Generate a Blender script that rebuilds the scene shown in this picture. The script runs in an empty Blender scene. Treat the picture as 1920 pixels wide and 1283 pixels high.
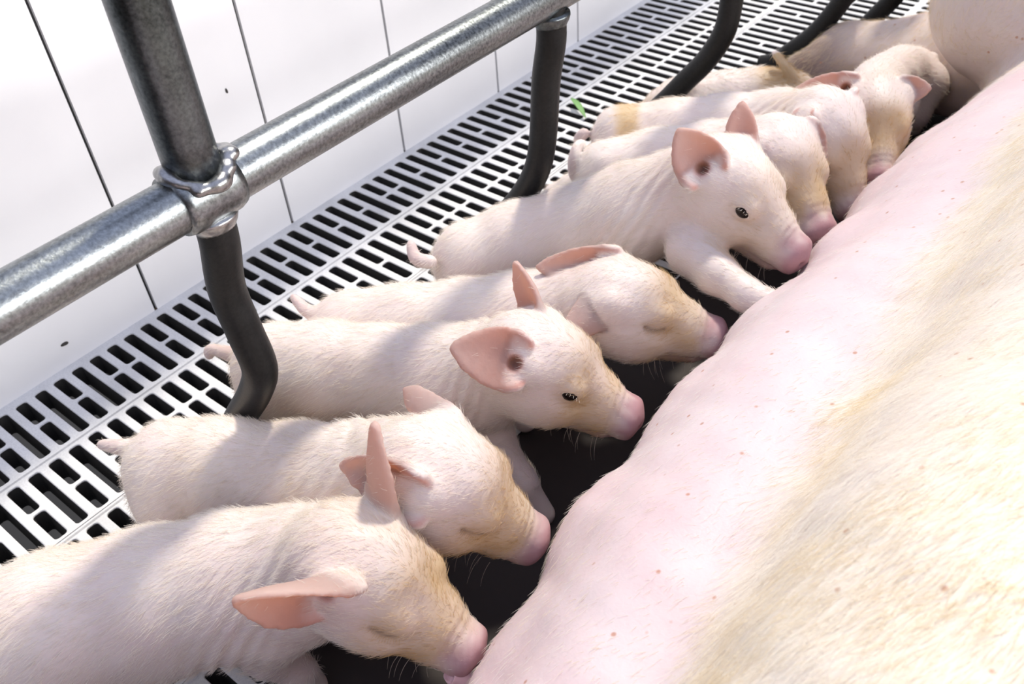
import bpy, bmesh, math, random
import numpy as np
from mathutils import Matrix, Vector

random.seed(7)
RNG = np.random.default_rng(11)
SC = bpy.context.scene
COL = SC.collection

# ------------------------------------------------------------------ camera
CAM_H = 0.64
FPX = 1725.84                      # focal length in pixels of a 1920 x 1283 frame
YAW, PITCH, ROLL = (math.radians(v) for v in (-41.798, 42.110, 4.6595))
_f = np.array([math.sin(YAW)*math.cos(PITCH), math.cos(YAW)*math.cos(PITCH), -math.sin(PITCH)])
_r = np.array([math.cos(YAW), -math.sin(YAW), 0.0])
_d = np.cross(_f, _r)
RIGHT = math.cos(ROLL)*_r + math.sin(ROLL)*_d
DOWN = -math.sin(ROLL)*_r + math.cos(ROLL)*_d
FWD = _f
EYE = np.array([0.0, 0.0, CAM_H])

cam_data = bpy.data.cameras.new('camera')
cam = bpy.data.objects.new('camera', cam_data)
COL.objects.link(cam)
m = Matrix.Identity(4)
for i in range(3):
    m[i][0], m[i][1], m[i][2], m[i][3] = RIGHT[i], -DOWN[i], -FWD[i], EYE[i]
cam.matrix_world = m
cam_data.sensor_width = 36.0
cam_data.lens = FPX / 1920.0 * 36.0
cam_data.clip_start = 0.02
cam_data.clip_end = 50
cam_data.dof.use_dof = True
cam_data.dof.focus_distance = 0.63
cam_data.dof.aperture_fstop = 14.0
SC.camera = cam

# ------------------------------------------------------------------ world, sun, added fill lamp
SUN_DIR = Vector((-0.17, 0.62, 1.0)).normalized()      # towards the sun
SC.view_settings.view_transform = 'Standard'
SC.view_settings.look = 'None'
SC.view_settings.gamma = 1.0
SC.view_settings.use_curve_mapping = False
SC.view_settings.exposure = 0.32

wd = bpy.data.worlds.new('barn_daylight')
SC.world = wd
wd.use_nodes = True
nt = wd.node_tree
nt.nodes.clear()
out = nt.nodes.new('ShaderNodeOutputWorld')
bg = nt.nodes.new('ShaderNodeBackground')
tc = nt.nodes.new('ShaderNodeTexCoord')
sep = nt.nodes.new('ShaderNodeSeparateXYZ')
rmp = nt.nodes.new('ShaderNodeValToRGB')
rmp.color_ramp.elements[0].position = 0.0
rmp.color_ramp.elements[0].color = (0.045, 0.03, 0.022, 1)
rmp.color_ramp.elements[1].position = 0.75
rmp.color_ramp.elements[1].color = (0.78, 0.86, 1.18, 1)
e = rmp.color_ramp.elements.new(0.25)
e.color = (0.12, 0.10, 0.105, 1)
nt.links.new(tc.outputs['Generated'], sep.inputs[0])
nt.links.new(sep.outputs['Z'], rmp.inputs[0])
nt.links.new(rmp.outputs[0], bg.inputs['Color'])
bg.inputs['Strength'].default_value = 0.72
nt.links.new(bg.outputs[0], out.inputs[0])

sun_data = bpy.data.lights.new('sun', 'SUN')
sun_data.energy = 2.9
sun_data.color = (1.0, 0.93, 0.79)
sun_data.angle = math.radians(5)
sun = bpy.data.objects.new('sun', sun_data)
sun.rotation_euler = SUN_DIR.to_track_quat('Z', 'Y').to_euler()
sun.location = (0, 2, 3)
COL.objects.link(sun)

ar = bpy.data.lights.new('wall_fill_light', 'AREA')  # added fill lamp to brighten the wall, stands for no known source
ar.shape = 'RECTANGLE'
ar.size, ar.size_y = 3.0, 1.0
ar.energy = 95
ar.color = (1.0, 0.98, 0.97)
aro = bpy.data.objects.new('wall_fill_light', ar)
aro.location = (2.4, 1.2, 1.25)
aro.rotation_euler = (Vector((2.4, 1.2, 1.25)) - Vector((-0.8, 0.9, 0.2))).to_track_quat('Z', 'Y').to_euler()
COL.objects.link(aro)

# ------------------------------------------------------------------ helpers
def ray(px, py):
    return RIGHT*((px-960)/FPX) + DOWN*((py-641.5)/FPX) + FWD

def at(px, py, z):
    """the point at height z that the photograph shows at this spot"""
    d = ray(px, py)
    return EYE + d*((z-CAM_H)/d[2])

def to_px(P):
    v = np.asarray(P)-EYE
    return (v@RIGHT/(v@FWD)*FPX+960, v@DOWN/(v@FWD)*FPX+641.5)

def at_y(px, py, y):
    d = ray(px, py)
    return EYE + d*(y/d[1])

def at_dist(px, py, c, L, side):
    """a point on that sight line at distance L from c: side -1 the nearer, +1 the farther, 0 the closest"""
    d = ray(px, py); d = d/np.linalg.norm(d)
    t0 = np.dot(c-EYE, d); p = EYE+d*t0
    h2 = L*L - np.dot(p-c, p-c)
    h = math.sqrt(h2) if h2 > 0 else 0.0
    return EYE + d*(t0+side*h)

def nrm(v):
    v = np.asarray(v, float)
    return v/(np.linalg.norm(v)+1e-12)

def link_mesh(name, verts, faces, mats, parent=None, smooth=True, fmat=None, attrs=None):
    me = bpy.data.meshes.new(name)
    me.from_pydata([tuple(map(float, v)) for v in verts], [], [tuple(map(int, f)) for f in faces])
    for mt in (mats if isinstance(mats, (list, tuple)) else [mats]):
        me.materials.append(mt)
    if smooth:
        me.polygons.foreach_set('use_smooth', [True]*len(me.polygons))
    if fmat is not None:
        me.polygons.foreach_set('material_index', list(map(int, fmat)))
    for k, a in (attrs or {}).items():
        at_ = me.attributes.new(k, 'FLOAT', 'POINT')
        at_.data.foreach_set('value', np.asarray(a, np.float32))
    me.update()
    ob = bpy.data.objects.new(name, me)
    COL.objects.link(ob)
    if parent is not None:
        ob.parent = parent
    return ob

def tag(o, label=None, cat=None, group=None, kind=None):
    for k, v in (('label', label), ('category', cat), ('group', group), ('kind', kind)):
        if v:
            o[k] = v
    return o

class Nodes:
    def __init__(self, name):
        self.mat = bpy.data.materials.new(name)
        self.mat.use_nodes = True
        self.t = self.mat.node_tree
        self.bsdf = self.t.nodes['Principled BSDF']
        self.out = self.t.nodes['Material Output']
    def n(self, kind, **kw):
        nd = self.t.nodes.new(kind)
        for k, v in kw.items():
            if k in nd.inputs:
                nd.inputs[k].default_value = v
            else:
                setattr(nd, k, v)
        return nd
    def l(self, a, b):
        self.t.links.new(a, b)
    def noise(self, scale, detail=3, rough=0.55, coord='Object', sc=None):
        tcn = self.n('ShaderNodeTexCoord')
        src = tcn.outputs[coord]
        if sc:
            mp = self.n('ShaderNodeMapping')
            mp.inputs['Scale'].default_value = sc
            self.l(src, mp.inputs[0]); src = mp.outputs[0]
        nz = self.n('ShaderNodeTexNoise', Scale=scale, Detail=detail, Roughness=rough)
        self.l(src, nz.inputs['Vector'])
        return nz.outputs['Fac']
    def ramp(self, src, stops):
        r = self.n('ShaderNodeValToRGB')
        el = r.color_ramp.elements
        while len(el) < len(stops):
            el.new(0.5)
        for k, (p, c) in enumerate(stops):
            el[k].position = p
            el[k].color = c if len(c) == 4 else (*c, 1)
        self.l(src, r.inputs[0])
        return r.outputs[0]
    def attr(self, name):
        a = self.n('ShaderNodeAttribute', attribute_name=name)
        return a.outputs['Fac']
    def mix(self, fac, a, b):
        mx = self.n('ShaderNodeMix', data_type='RGBA')
        if isinstance(fac, (int, float)):
            mx.inputs[0].default_value = fac
        else:
            self.l(fac, mx.inputs[0])
        for s, v in ((6, a), (7, b)):
            if isinstance(v, tuple):
                mx.inputs[s].default_value = v if len(v) == 4 else (*v, 1)
            else:
                self.l(v, mx.inputs[s])
        return mx.outputs[2]
    def bump(self, src, strength, dist):
        b = self.n('ShaderNodeBump', Strength=strength, Distance=dist)
        self.l(src, b.inputs['Height'])
        self.l(b.outputs[0], self.bsdf.inputs['Normal'])
    def set(self, **kw):
        for k, v in kw.items():
            k = k.replace('_', ' ')
            if hasattr(v, 'is_output'):
                self.l(v, self.bsdf.inputs[k])
            else:
                self.bsdf.inputs[k].default_value = v if not (isinstance(v, tuple) and len(v) == 3 and k.endswith('Color')) else (*v, 1)
        return self

# ------------------------------------------------------------------ materials
def skin_material(name, base, blotch, pinkc, tanc, sss=0.14, inner=(0.50, 0.15, 0.09), flecks=0.0):
    M = Nodes(name)
    n1 = M.noise(18, 4)
    n2 = M.noise(260, 3)
    c = M.mix(M.ramp(n1, [(0.35, (0, 0, 0)), (0.7, (1, 1, 1))]), base, blotch)
    c = M.mix(M.attr('tan'), c, tanc)
    c = M.mix(M.attr('pink'), c, pinkc)
    c = M.mix(M.attr('inner'), c, inner)
    c = M.mix(M.attr('dirt'), c, (0.10, 0.055, 0.035))  # dirt, brown tone, and shade painted in lid creases and ear canals
    if flecks:
        vt = M.n('ShaderNodeTexVoronoi', Scale=55.0, Randomness=1.0)
        tcn = M.n('ShaderNodeTexCoord')
        M.l(tcn.outputs['Object'], vt.inputs['Vector'])
        spot = M.ramp(vt.outputs['Distance'], [(0.05, (flecks,)*3), (0.10, (0, 0, 0))])
        c = M.mix(spot, c, (0.42, 0.17, 0.08))
    M.set(Base_Color=c, Roughness=0.5, Subsurface_Weight=sss, Subsurface_Radius=(1.0, 0.42, 0.28), Subsurface_Scale=0.005, Specular_IOR_Level=0.35)
    M.bump(n2, 0.25, 0.0012)
    tr = M.n('ShaderNodeBsdfTranslucent')
    tr.inputs['Color'].default_value = (0.86, 0.50, 0.30, 1)
    mx = M.n('ShaderNodeMixShader')
    fm = M.n('ShaderNodeMath', operation='MULTIPLY')
    M.l(M.attr('ear'), fm.inputs[0]); fm.inputs[1].default_value = 0.42
    M.l(fm.outputs[0], mx.inputs[0])
    M.l(M.bsdf.outputs[0], mx.inputs[1]); M.l(tr.outputs[0], mx.inputs[2])
    M.l(mx.outputs[0], M.out.inputs['Surface'])
    return M.mat

MAT_SKIN = skin_material('piglet_skin', (0.73, 0.645, 0.60), (0.69, 0.57, 0.54), (0.42, 0.235, 0.25), (0.56, 0.41, 0.245))
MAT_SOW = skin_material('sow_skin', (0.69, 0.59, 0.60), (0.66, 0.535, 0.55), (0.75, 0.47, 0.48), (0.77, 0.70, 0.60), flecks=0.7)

def hair_material(name, col, tanc):
    M = Nodes(name)
    M.t.nodes.remove(M.bsdf)
    a = M.attr('tan')
    c = M.mix(a, col, tanc)
    d = M.n('ShaderNodeBsdfDiffuse')
    tr = M.n('ShaderNodeBsdfTranslucent')
    M.l(c, d.inputs['Color']); M.l(c, tr.inputs['Color'])
    mx = M.n('ShaderNodeMixShader', Fac=0.35)
    M.l(d.outputs[0], mx.inputs[1]); M.l(tr.outputs[0], mx.inputs[2])
    M.l(mx.outputs[0], M.out.inputs['Surface'])
    return M.mat

MAT_FUR = hair_material('piglet_fur', (0.90, 0.85, 0.77), (0.66, 0.47, 0.24))
MAT_BRISTLE = hair_material('sow_bristles', (0.93, 0.89, 0.82), (0.80, 0.66, 0.43))
MAT_EYE = Nodes('dark_eye').set(Base_Color=(0.010, 0.006, 0.005), Roughness=0.05, Specular_IOR_Level=0.25).mat

def steel(name, lo, hi, rough, metal=1.0):
    M = Nodes(name)
    n1 = M.noise(14, 5, 0.65, sc=(1, 0.12, 1))
    n2 = M.noise(420, 2)
    f = M.n('ShaderNodeMath', operation='MULTIPLY_ADD')
    M.l(n2, f.inputs[0]); f.inputs[1].default_value = 0.45; M.l(n1, f.inputs[2])
    c = M.ramp(f.outputs[0], [(0.5, lo), (0.95, hi)])
    M.set(Base_Color=c, Metallic=metal, Roughness=rough)
    M.bump(n2, 0.2, 0.0006)
    return M.mat
MAT_RAIL = steel('worn_galvanised_steel', (0.055, 0.06, 0.062), (0.40, 0.43, 0.44), 0.33)
MAT_FINGER = steel('blackened_steel', (0.004,)*3, (0.016,)*3, 0.46, 0.1)
MAT_FINGER.node_tree.nodes['Principled BSDF'].inputs['Specular IOR Level'].default_value = 0.25
MAT_POST = steel('dull_steel', (0.045, 0.05, 0.052), (0.20, 0.22, 0.225), 0.34)
MAT_WELD = steel('bright_weld_steel', (0.2,)*3, (0.5,)*3, 0.3)

def floor_mat():
    M = Nodes('scuffed_white_plastic_slats')
    n1 = M.noise(9, 5, 0.6)
    n2 = M.noise(500, 2)
    c = M.ramp(n1, [(0.3, (0.58,)*3), (0.62, (0.80,)*3)])
    c = M.mix(M.ramp(n2, [(0.35, (0.25,)*3), (0.6, (0, 0, 0))]), c, (0.42, 0.42, 0.42))
    M.set(Base_Color=c, Roughness=0.5)
    M.bump(n2, 0.3, 0.0006)
    return M.mat
MAT_FLOOR = floor_mat()
MAT_PIT = Nodes('dark_slurry_pit').set(Base_Color=(0.012, 0.012, 0.012), Roughness=0.6).mat
MAT_SLOT_SIDE = Nodes('dark_slot_sides').set(Base_Color=(0.035, 0.033, 0.03), Roughness=0.7).mat  # grime, plus the shade inside the slots put into the colour
MAT_MAT = Nodes('dark_sow_floor').set(Base_Color=(0.03, 0.022, 0.02), Roughness=0.75).mat  # one dark colour for the solid floor around the sow
def wall_mat():
    M = Nodes('white_plastic_boards')
    c = M.ramp(M.noise(6, 4), [(0.3, (0.90,)*3), (0.65, (0.95,)*3)])
    M.set(Base_Color=c, Roughness=0.35)
    return M.mat
MAT_WALL = wall_mat()
MAT_GAP = Nodes('dark_joint').set(Base_Color=(0.02, 0.02, 0.02), Roughness=0.8).mat

# ------------------------------------------------------------------ the pen: slatted floor, pit, wall
U = 0.64
PITCH_Y = 0.033*U
Y0 = 0.2314*U                       # centre line of slot number 0
X_WALL = -1.3025*U

def box(V, Fc, a, b, bev=0.0):
    i = len(V)
    (x0, y0, z0), (x1, y1, z1) = a, b
    V.extend([(x0, y0, z0), (x1, y0, z0), (x1, y1, z0), (x0, y1, z0), (x0, y0, z1), (x1, y0, z1), (x1, y1, z1), (x0, y1, z1)])
    Fc.extend([(i+3, i+2, i+1, i), (i+4, i+5, i+6, i+7), (i, i+1, i+5, i+4), (i+1, i+2, i+6, i+5), (i+2, i+3, i+7, i+6), (i+3, i, i+4, i+7)])

def build_floor():
    V, Fc, GR = [], [], []
    hx = []
    def cell(x0, x1, yc, sx0, sx1):
        """one cell of the grid with a round-ended slot through it"""
        y0, y1 = yc-PITCH_Y/2, yc+PITCH_Y/2
        hw = 0.0060
        r = 0.0034
        def ring(g, z):
            pts = []
            for cx, cy, a0 in ((sx1+g-r, yc+hw+g-r, 0), (sx0-g+r, yc+hw+g-r, 90), (sx0-g+r, yc-hw-g+r, 180), (sx1+g-r, yc-hw-g+r, 270)):
                for a in (0, 30, 60, 90):
                    t = math.radians(a0+a)
                    pts.append((cx+r*math.cos(t), cy+r*math.sin(t), z))
            return pts
        b = len(V)
        corners = [(x1, y1, 0), (x0, y1, 0), (x0, y0, 0), (x1, y0, 0)]
        V.extend(corners)
        rings = [ring(0.0011, 0.0), ring(0.0003, -0.0004), ring(0.0, -0.0014), ring(-0.0012, -0.026)]
        for rg in rings:
            V.extend(rg)
        n = 16
        o = b+4
        for q in range(4):
            for k in range(3):
                Fc.append((b+q, o+q*4+k, o+q*4+k+1)[::-1])
            q2 = (q+1) % 4
            Fc.append((b+q, o+q*4+3, o+q2*4, b+q2)[::-1])
        for a in range(3):
            for k in range(n):
                k2 = (k+1) % n
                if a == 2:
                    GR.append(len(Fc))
                Fc.append((o+a*n+k, o+a*n+k2, o+(a+1)*n+k2, o+(a+1)*n+k)[::-1])
    def quad(x0, x1, y0, y1, z0=0.0, z1=0.0):
        b = len(V)
        V.extend([(x0, y0, z0), (x1, y0, z1), (x1, y1, z1), (x0, y1, z0)])
        Fc.append((b, b+1, b+2, b+3))
    n0, n1 = -40, 130
    ya, yb = Y0+(n0-0.5)*PITCH_Y, Y0+(n1+0.5)*PITCH_Y
    ROWP = 0.1535*U
    quad(X_WALL, X_WALL+0.0085, ya, yb)
    nrows = 5
    for row in range(nrows):
        xs = X_WALL+0.0085+row*ROWP
        a0 = xs+0.002; L = 0.135*U; s = 0.0635*U
        for n in range(n0, n1+1):
            yc = Y0+n*PITCH_Y
            if row % 2 == 0:
                k = (n-6) % 19
                long_ = k % 2 == 1
            else:
                k = (n+3-4*(row//2)) % 19
                long_ = k in (2, 4, 11, 1+12, 15) if row == 1 else (k % 2 == 1)
                if row == 1:
                    long_ = ((n-8) % 19) in (0, 10, 12, 14) or n in (-3, -5)
            if row >= 2:
                long_ = (n % 3 != 0)
            if row == 4:
                cell(xs, a0+L/2, yc, a0, a0+s)
            elif long_:
                cell(xs, xs+L+0.004, yc, a0, a0+L)
            else:
                xm = a0+L/2
                cell(xs, xm, yc, a0, a0+s)
                cell(xm, xs+L+0.004, yc, a0+L-s, a0+L)
        if row == 4:
            xe = a0+L/2
            break
        # the plain strip to the next row, carrying a low rib, or the open joint between two tiles
        xa, xb = xs+L+0.004, xs+ROWP
        w = xb-xa
        if row % 2 == 0:
            prof = [(0, 0), (0.25, 0), (0.36, 0.0016), (0.64, 0.0016), (0.75, 0), (1, 0)]
        else:
            prof = [(0, 0), (0.16, 0.0014), (0.44, 0.0014), (0.47, -0.006), (0.53, -0.006), (0.56, 0.0014), (0.84, 0.0014), (1, 0)]
        for (ta, za), (tb, zb) in zip(prof[:-1], prof[1:]):
            quad(xa+w*ta, xa+w*tb, ya, yb, za, zb)
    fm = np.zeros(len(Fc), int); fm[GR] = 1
    o = link_mesh('floor', V, Fc, [MAT_FLOOR, MAT_SLOT_SIDE], smooth=False, fmat=fm)
    tag(o, kind='structure')
    V2, F2 = [], []
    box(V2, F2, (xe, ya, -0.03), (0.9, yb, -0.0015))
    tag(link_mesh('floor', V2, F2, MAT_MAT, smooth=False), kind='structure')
    p = link_mesh('ground', [(-1.2, -1, -0.32), (1, -1, -0.32), (1, 3.2, -0.32), (-1.2, 3.2, -0.32)], [(0, 1, 2, 3)], MAT_PIT, smooth=False)
    tag(p, kind='structure')

build_floor()

WALL_TOP = 0.62
def build_wall():
    V, Fc = [], []
    seam0, step = 0.5335*U, 0.3158*U
    fm = []
    for k in range(-4, 14):
        ya = seam0+k*step
        box(V, Fc, (X_WALL-0.03, ya+0.0019, 0), (X_WALL, ya+step-0.0019, WALL_TOP))
        fm += [0]*6
    box(V, Fc, (X_WALL-0.028, seam0-4*step, 0), (X_WALL-0.004, seam0+14*step, WALL_TOP-0.004))
    fm += [1]*6
    o = link_mesh('wall_left', V, Fc, [MAT_WALL, MAT_GAP], smooth=False, fmat=fm)
    tag(o, kind='structure')
build_wall()

# ------------------------------------------------------------------ implicit surfaces
class Field:
    """a smooth union of soft shapes sampled on a grid and turned into one continuous mesh"""
    def __init__(self, lo, hi, h):
        self.h = h
        self.lo = np.asarray(lo, float)
        n = np.ceil((np.asarray(hi)-self.lo)/h).astype(int)+1
        self.n = n
        ax = [self.lo[i]+h*np.arange(n[i]) for i in range(3)]
        self.X, self.Y, self.Z = (g.astype(np.float32) for g in np.meshgrid(*ax, indexing='ij'))
        self.d = np.full(self.X.shape, 1.0, np.float32)
    def win(self, lo, hi):
        a = np.clip(np.floor((np.asarray(lo)-self.lo)/self.h).astype(int), 0, self.n-1)
        b = np.clip(np.ceil((np.asarray(hi)-self.lo)/self.h).astype(int)+1, 1, self.n)
        b = np.maximum(b, a+1)
        return tuple(slice(a[i], b[i]) for i in range(3))
    def put(self, s, val, k, op):
        d = self.d[s]
        if op == 'add':
            h = np.clip(0.5+0.5*(d-val)/k, 0, 1)
            self.d[s] = d*(1-h)+val*h-k*h*(1-h)
        else:
            h = np.clip(0.5-0.5*(d+val)/k, 0, 1)
            self.d[s] = d*(1-h)-val*h+k*h*(1-h)
    def cone(self, a, b, ra, rb, k=0.01, op='add', stretch=1.0):
        """a tapered capsule; stretch > 1 makes it taller than wide"""
        a = np.asarray(a, float); b = np.asarray(b, float)
        pad = max(ra, rb)*max(stretch, 1)+k*2+self.h*3
        s = self.win(np.minimum(a, b)-pad, np.maximum(a, b)+pad)
        q = 1.0/stretch
        X, Y, Z = self.X[s]-a[0], self.Y[s]-a[1], (self.Z[s]-a[2])*q
        v = (b-a)*np.array([1, 1, q])
        vv = float(v@v)+1e-12
        t = np.clip((X*v[0]+Y*v[1]+Z*v[2])/vv, 0, 1)
        dist = np.sqrt((X-t*v[0])**2+(Y-t*v[1])**2+(Z-t*v[2])**2)-(ra+(rb-ra)*t)
        self.put(s, dist.astype(np.float32), k, op)
    def ell(self, c, rad, axes=None, k=0.01, op='add'):
        c = np.asarray(c, float); rad = np.asarray(rad, float)
        A = np.eye(3) if axes is None else np.asarray(axes, float)
        pad = rad.max()+2*k+self.h*3
        s = self.win(c-pad, c+pad)
        X, Y, Z = self.X[s]-c[0], self.Y[s]-c[1], self.Z[s]-c[2]
        p = [(X*A[i, 0]+Y*A[i, 1]+Z*A[i, 2]) for i in range(3)]
        k0 = np.sqrt(sum((p[i]/rad[i])**2 for i in range(3)))
        k1 = np.sqrt(sum((p[i]/rad[i]**2)**2 for i in range(3)))+1e-9
        dist = k0*(k0-1.0)/k1
        self.put(s, dist.astype(np.float32), k, op)
    def disc(self, c, axis, R, half, rnd, k=0.003):
        c = np.asarray(c, float); axis = nrm(axis)
        pad = R+half+rnd+2*k+self.h*3
        s = self.win(c-pad, c+pad)
        X, Y, Z = self.X[s]-c[0], self.Y[s]-c[1], self.Z[s]-c[2]
        t = X*axis[0]+Y*axis[1]+Z*axis[2]
        rr = np.sqrt(np.maximum(X*X+Y*Y+Z*Z-t*t, 0))
        dx, dy = rr-(R-rnd), np.abs(t)-(half-rnd)
        dist = np.minimum(np.maximum(dx, dy), 0)+np.sqrt(np.maximum(dx, 0)**2+np.maximum(dy, 0)**2)-rnd
        self.put(s, dist.astype(np.float32), k, 'add')
    def mesh(self, smooth=1):
        d = self.d
        sgn = d < 0
        n = np.array(d.shape)
        # cells with a sign change get one vertex each
        c = [sgn[i:n[0]-1+i, j:n[1]-1+j, k:n[2]-1+k] for i in (0, 1) for j in (0, 1) for k in (0, 1)]
        allin = np.logical_and.reduce(c); anyin = np.logical_or.reduce(c)
        act = anyin & ~allin
        ids = np.full(act.shape, -1, np.int64)
        cells = np.argwhere(act)
        ids[act] = np.arange(len(cells))
        acc = np.zeros((len(cells), 3)); cnt = np.zeros(len(cells))
        off = [np.array(o) for o in ((0, 0, 0), (0, 0, 1), (0, 1, 0), (0, 1, 1), (1, 0, 0), (1, 0, 1), (1, 1, 0), (1, 1, 1))]
        for a in range(8):
            for b in range(a+1, 8):
                if np.abs(off[a]-off[b]).sum() != 1:
                    continue
                pa, pb = cells+off[a], cells+off[b]
                da = d[pa[:, 0], pa[:, 1], pa[:, 2]].astype(float); db = d[pb[:, 0], pb[:, 1], pb[:, 2]].astype(float)
                mk = (da < 0) != (db < 0)
                t = np.where(mk, da/np.where(mk, da-db, 1), 0)
                p = pa+(pb-pa)*t[:, None]
                acc[mk] += p[mk]; cnt[mk] += 1
        V = self.lo+self.h*acc/cnt[:, None]
        F = []
        for ax in range(3):
            o1, o2 = [(1, 2), (2, 0), (0, 1)][ax]
            sl0 = [slice(None)]*3; sl1 = [slice(None)]*3
            sl0[ax] = slice(0, n[ax]-1); sl1[ax] = slice(1, n[ax])
            A, B = sgn[tuple(sl0)], sgn[tuple(sl1)]
            e = np.argwhere(A != B)
            ok = (e[:, o1] > 0) & (e[:, o2] > 0) & (e[:, o1] < n[o1]-1) & (e[:, o2] < n[o2]-1)
            e = e[ok]
            fl = A[e[:, 0], e[:, 1], e[:, 2]]
            def idx(d1, d2):
                q = e.copy(); q[:, o1] -= d1; q[:, o2] -= d2
                return ids[q[:, 0], q[:, 1], q[:, 2]]
            q = np.stack([idx(1, 1), idx(0, 1), idx(0, 0), idx(1, 0)], 1)
            q[~fl] = q[~fl][:, ::-1]
            F.append(q)
        F = np.concatenate(F)
        # light relaxation
        for _ in range(smooth):
            S = np.zeros_like(V); C = np.zeros(len(V))
            for i in range(4):
                j = (i+1) % 4
                np.add.at(S, F[:, i], V[F[:, j]]); np.add.at(C, F[:, i], 1)
                np.add.at(S, F[:, j], V[F[:, i]]); np.add.at(C, F[:, j], 1)
            V = 0.45*V+0.55*S/C[:, None]
        return V, F

def vert_normals(V, F):
    n = np.cross(V[F[:, 2]]-V[F[:, 0]], V[F[:, 3]]-V[F[:, 1]])
    N = np.zeros_like(V)
    for i in range(4):
        np.add.at(N, F[:, i], n)
    return N/(np.linalg.norm(N, axis=1, keepdims=True)+1e-12)

def cheap_noise(P, scale, seed):
    r = np.random.default_rng(seed)
    out_ = np.zeros(len(P))
    for k in range(7):
        w = r.normal(size=3)*scale*(0.6+0.25*k)
        out_ += np.sin(P@w+r.uniform(0, 6.28))/(1+0.3*k)
    return out_/3.0

def fur(name, V, F, N, flow, length, count, mat, parent, tan, keep=None, radius=0.00012, lift=0.35, seg=4, seed=1):
    """fine hairs rooted on the surface, combed along flow"""
    r = np.random.default_rng(seed)
    area = np.linalg.norm(np.cross(V[F[:, 2]]-V[F[:, 0]], V[F[:, 3]]-V[F[:, 1]]), axis=1)
    if keep is not None:
        area = area*keep[F].mean(1)
    fi = r.choice(len(F), count, p=area/area.sum())
    u, v = r.random((count, 1)), r.random((count, 1))
    def lerp(A):
        q = A[F[fi]]
        if q.ndim == 2:
            q = q[..., None]
        return (q[:, 0]*(1-u)+q[:, 1]*u)*(1-v)+(q[:, 3]*(1-u)+q[:, 2]*u)*v
    P, Nn, Fl = lerp(V), lerp(N), lerp(flow)
    Le = lerp(length)[:, 0]*r.uniform(0.55, 1.25, count)
    Tn = lerp(tan)[:, 0]
    Nn /= np.linalg.norm(Nn, axis=1, keepdims=True)+1e-9
    Fl = Fl+r.normal(size=Fl.shape)*0.22
    Fl -= (Fl*Nn).sum(1, keepdims=True)*Nn
    Fl /= np.linalg.norm(Fl, axis=1, keepdims=True)+1e-9
    lf = (lift*r.uniform(0.6, 1.6, count))[:, None]
    D = Fl+Nn*lf
    D /= np.linalg.norm(D, axis=1, keepdims=True)
    ts = np.linspace(0, 1, seg)
    pts = np.zeros((count, seg, 3))
    for i, t in enumerate(ts):
        pts[:, i] = P - Nn*0.0003 + D*(Le*t)[:, None] - Nn*(Le*t*t*0.22)[:, None]*lf*1.2
    cu = bpy.data.hair_curves.new(name)
    cu.add_curves([seg]*count)
    cu.points.foreach_set('position', pts.reshape(-1).astype(np.float32))
    cu.points.foreach_set('radius', np.tile(radius*np.array([1, 0.9, 0.7, 0.25]) if seg == 4 else radius*np.linspace(1, .3, seg), count).astype(np.float32))
    a_ = cu.attributes.new('tan', 'FLOAT', 'CURVE')
    a_.data.foreach_set('value', np.clip(Tn+r.normal(size=count)*0.15, 0, 1).astype(np.float32))
    cu.materials.append(mat)
    ob = bpy.data.objects.new(name, cu)
    COL.objects.link(ob)
    ob.parent = parent
    return ob

# ------------------------------------------------------------------ tubes
def tube(path, radii, sides=20, cap=True, base=0):
    """a smooth tube along a path of points; returns verts and faces"""
    P = np.asarray(path, float)
    n = len(P)
    T = np.gradient(P, axis=0)
    T /= np.linalg.norm(T, axis=1, keepdims=True)
    ref = np.array([0, 1.0, 0]) if abs(T[0][1]) < 0.8 else np.array([0, 0, 1.0])
    u = nrm(np.cross(T[0], ref))
    V, Fc = [], []
    for i in range(n):
        u = nrm(u-T[i]*(u@T[i])); w = np.cross(T[i], u)
        for k in range(sides):
            a = 2*math.pi*k/sides
            V.append(P[i]+(u*math.cos(a)+w*math.sin(a))*radii[i])
    for i in range(n-1):
        for k in range(sides):
            k2 = (k+1) % sides
            Fc.append((base+i*sides+k, base+i*sides+k2, base+(i+1)*sides+k2, base+(i+1)*sides+k))
    if cap:
        Fc.append(tuple(base+k for k in range(sides))[::-1])
        Fc.append(tuple(base+(n-1)*sides+k for k in range(sides)))
    return V, Fc

def catmull(P, n):
    P = np.asarray(P, float)
    Q = np.vstack([2*P[0]-P[1], P, 2*P[-1]-P[-2]])
    out_ = []
    segs = len(P)-1
    for t in np.linspace(0, segs, n):
        i = min(int(t), segs-1); f = t-i
        a, b, c, d = Q[i:i+4]
        out_.append(0.5*((2*b)+(c-a)*f+(2*a-5*b+4*c-d)*f*f+(3*b-a-3*c+d)*f**3))
    return np.array(out_)

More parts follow.
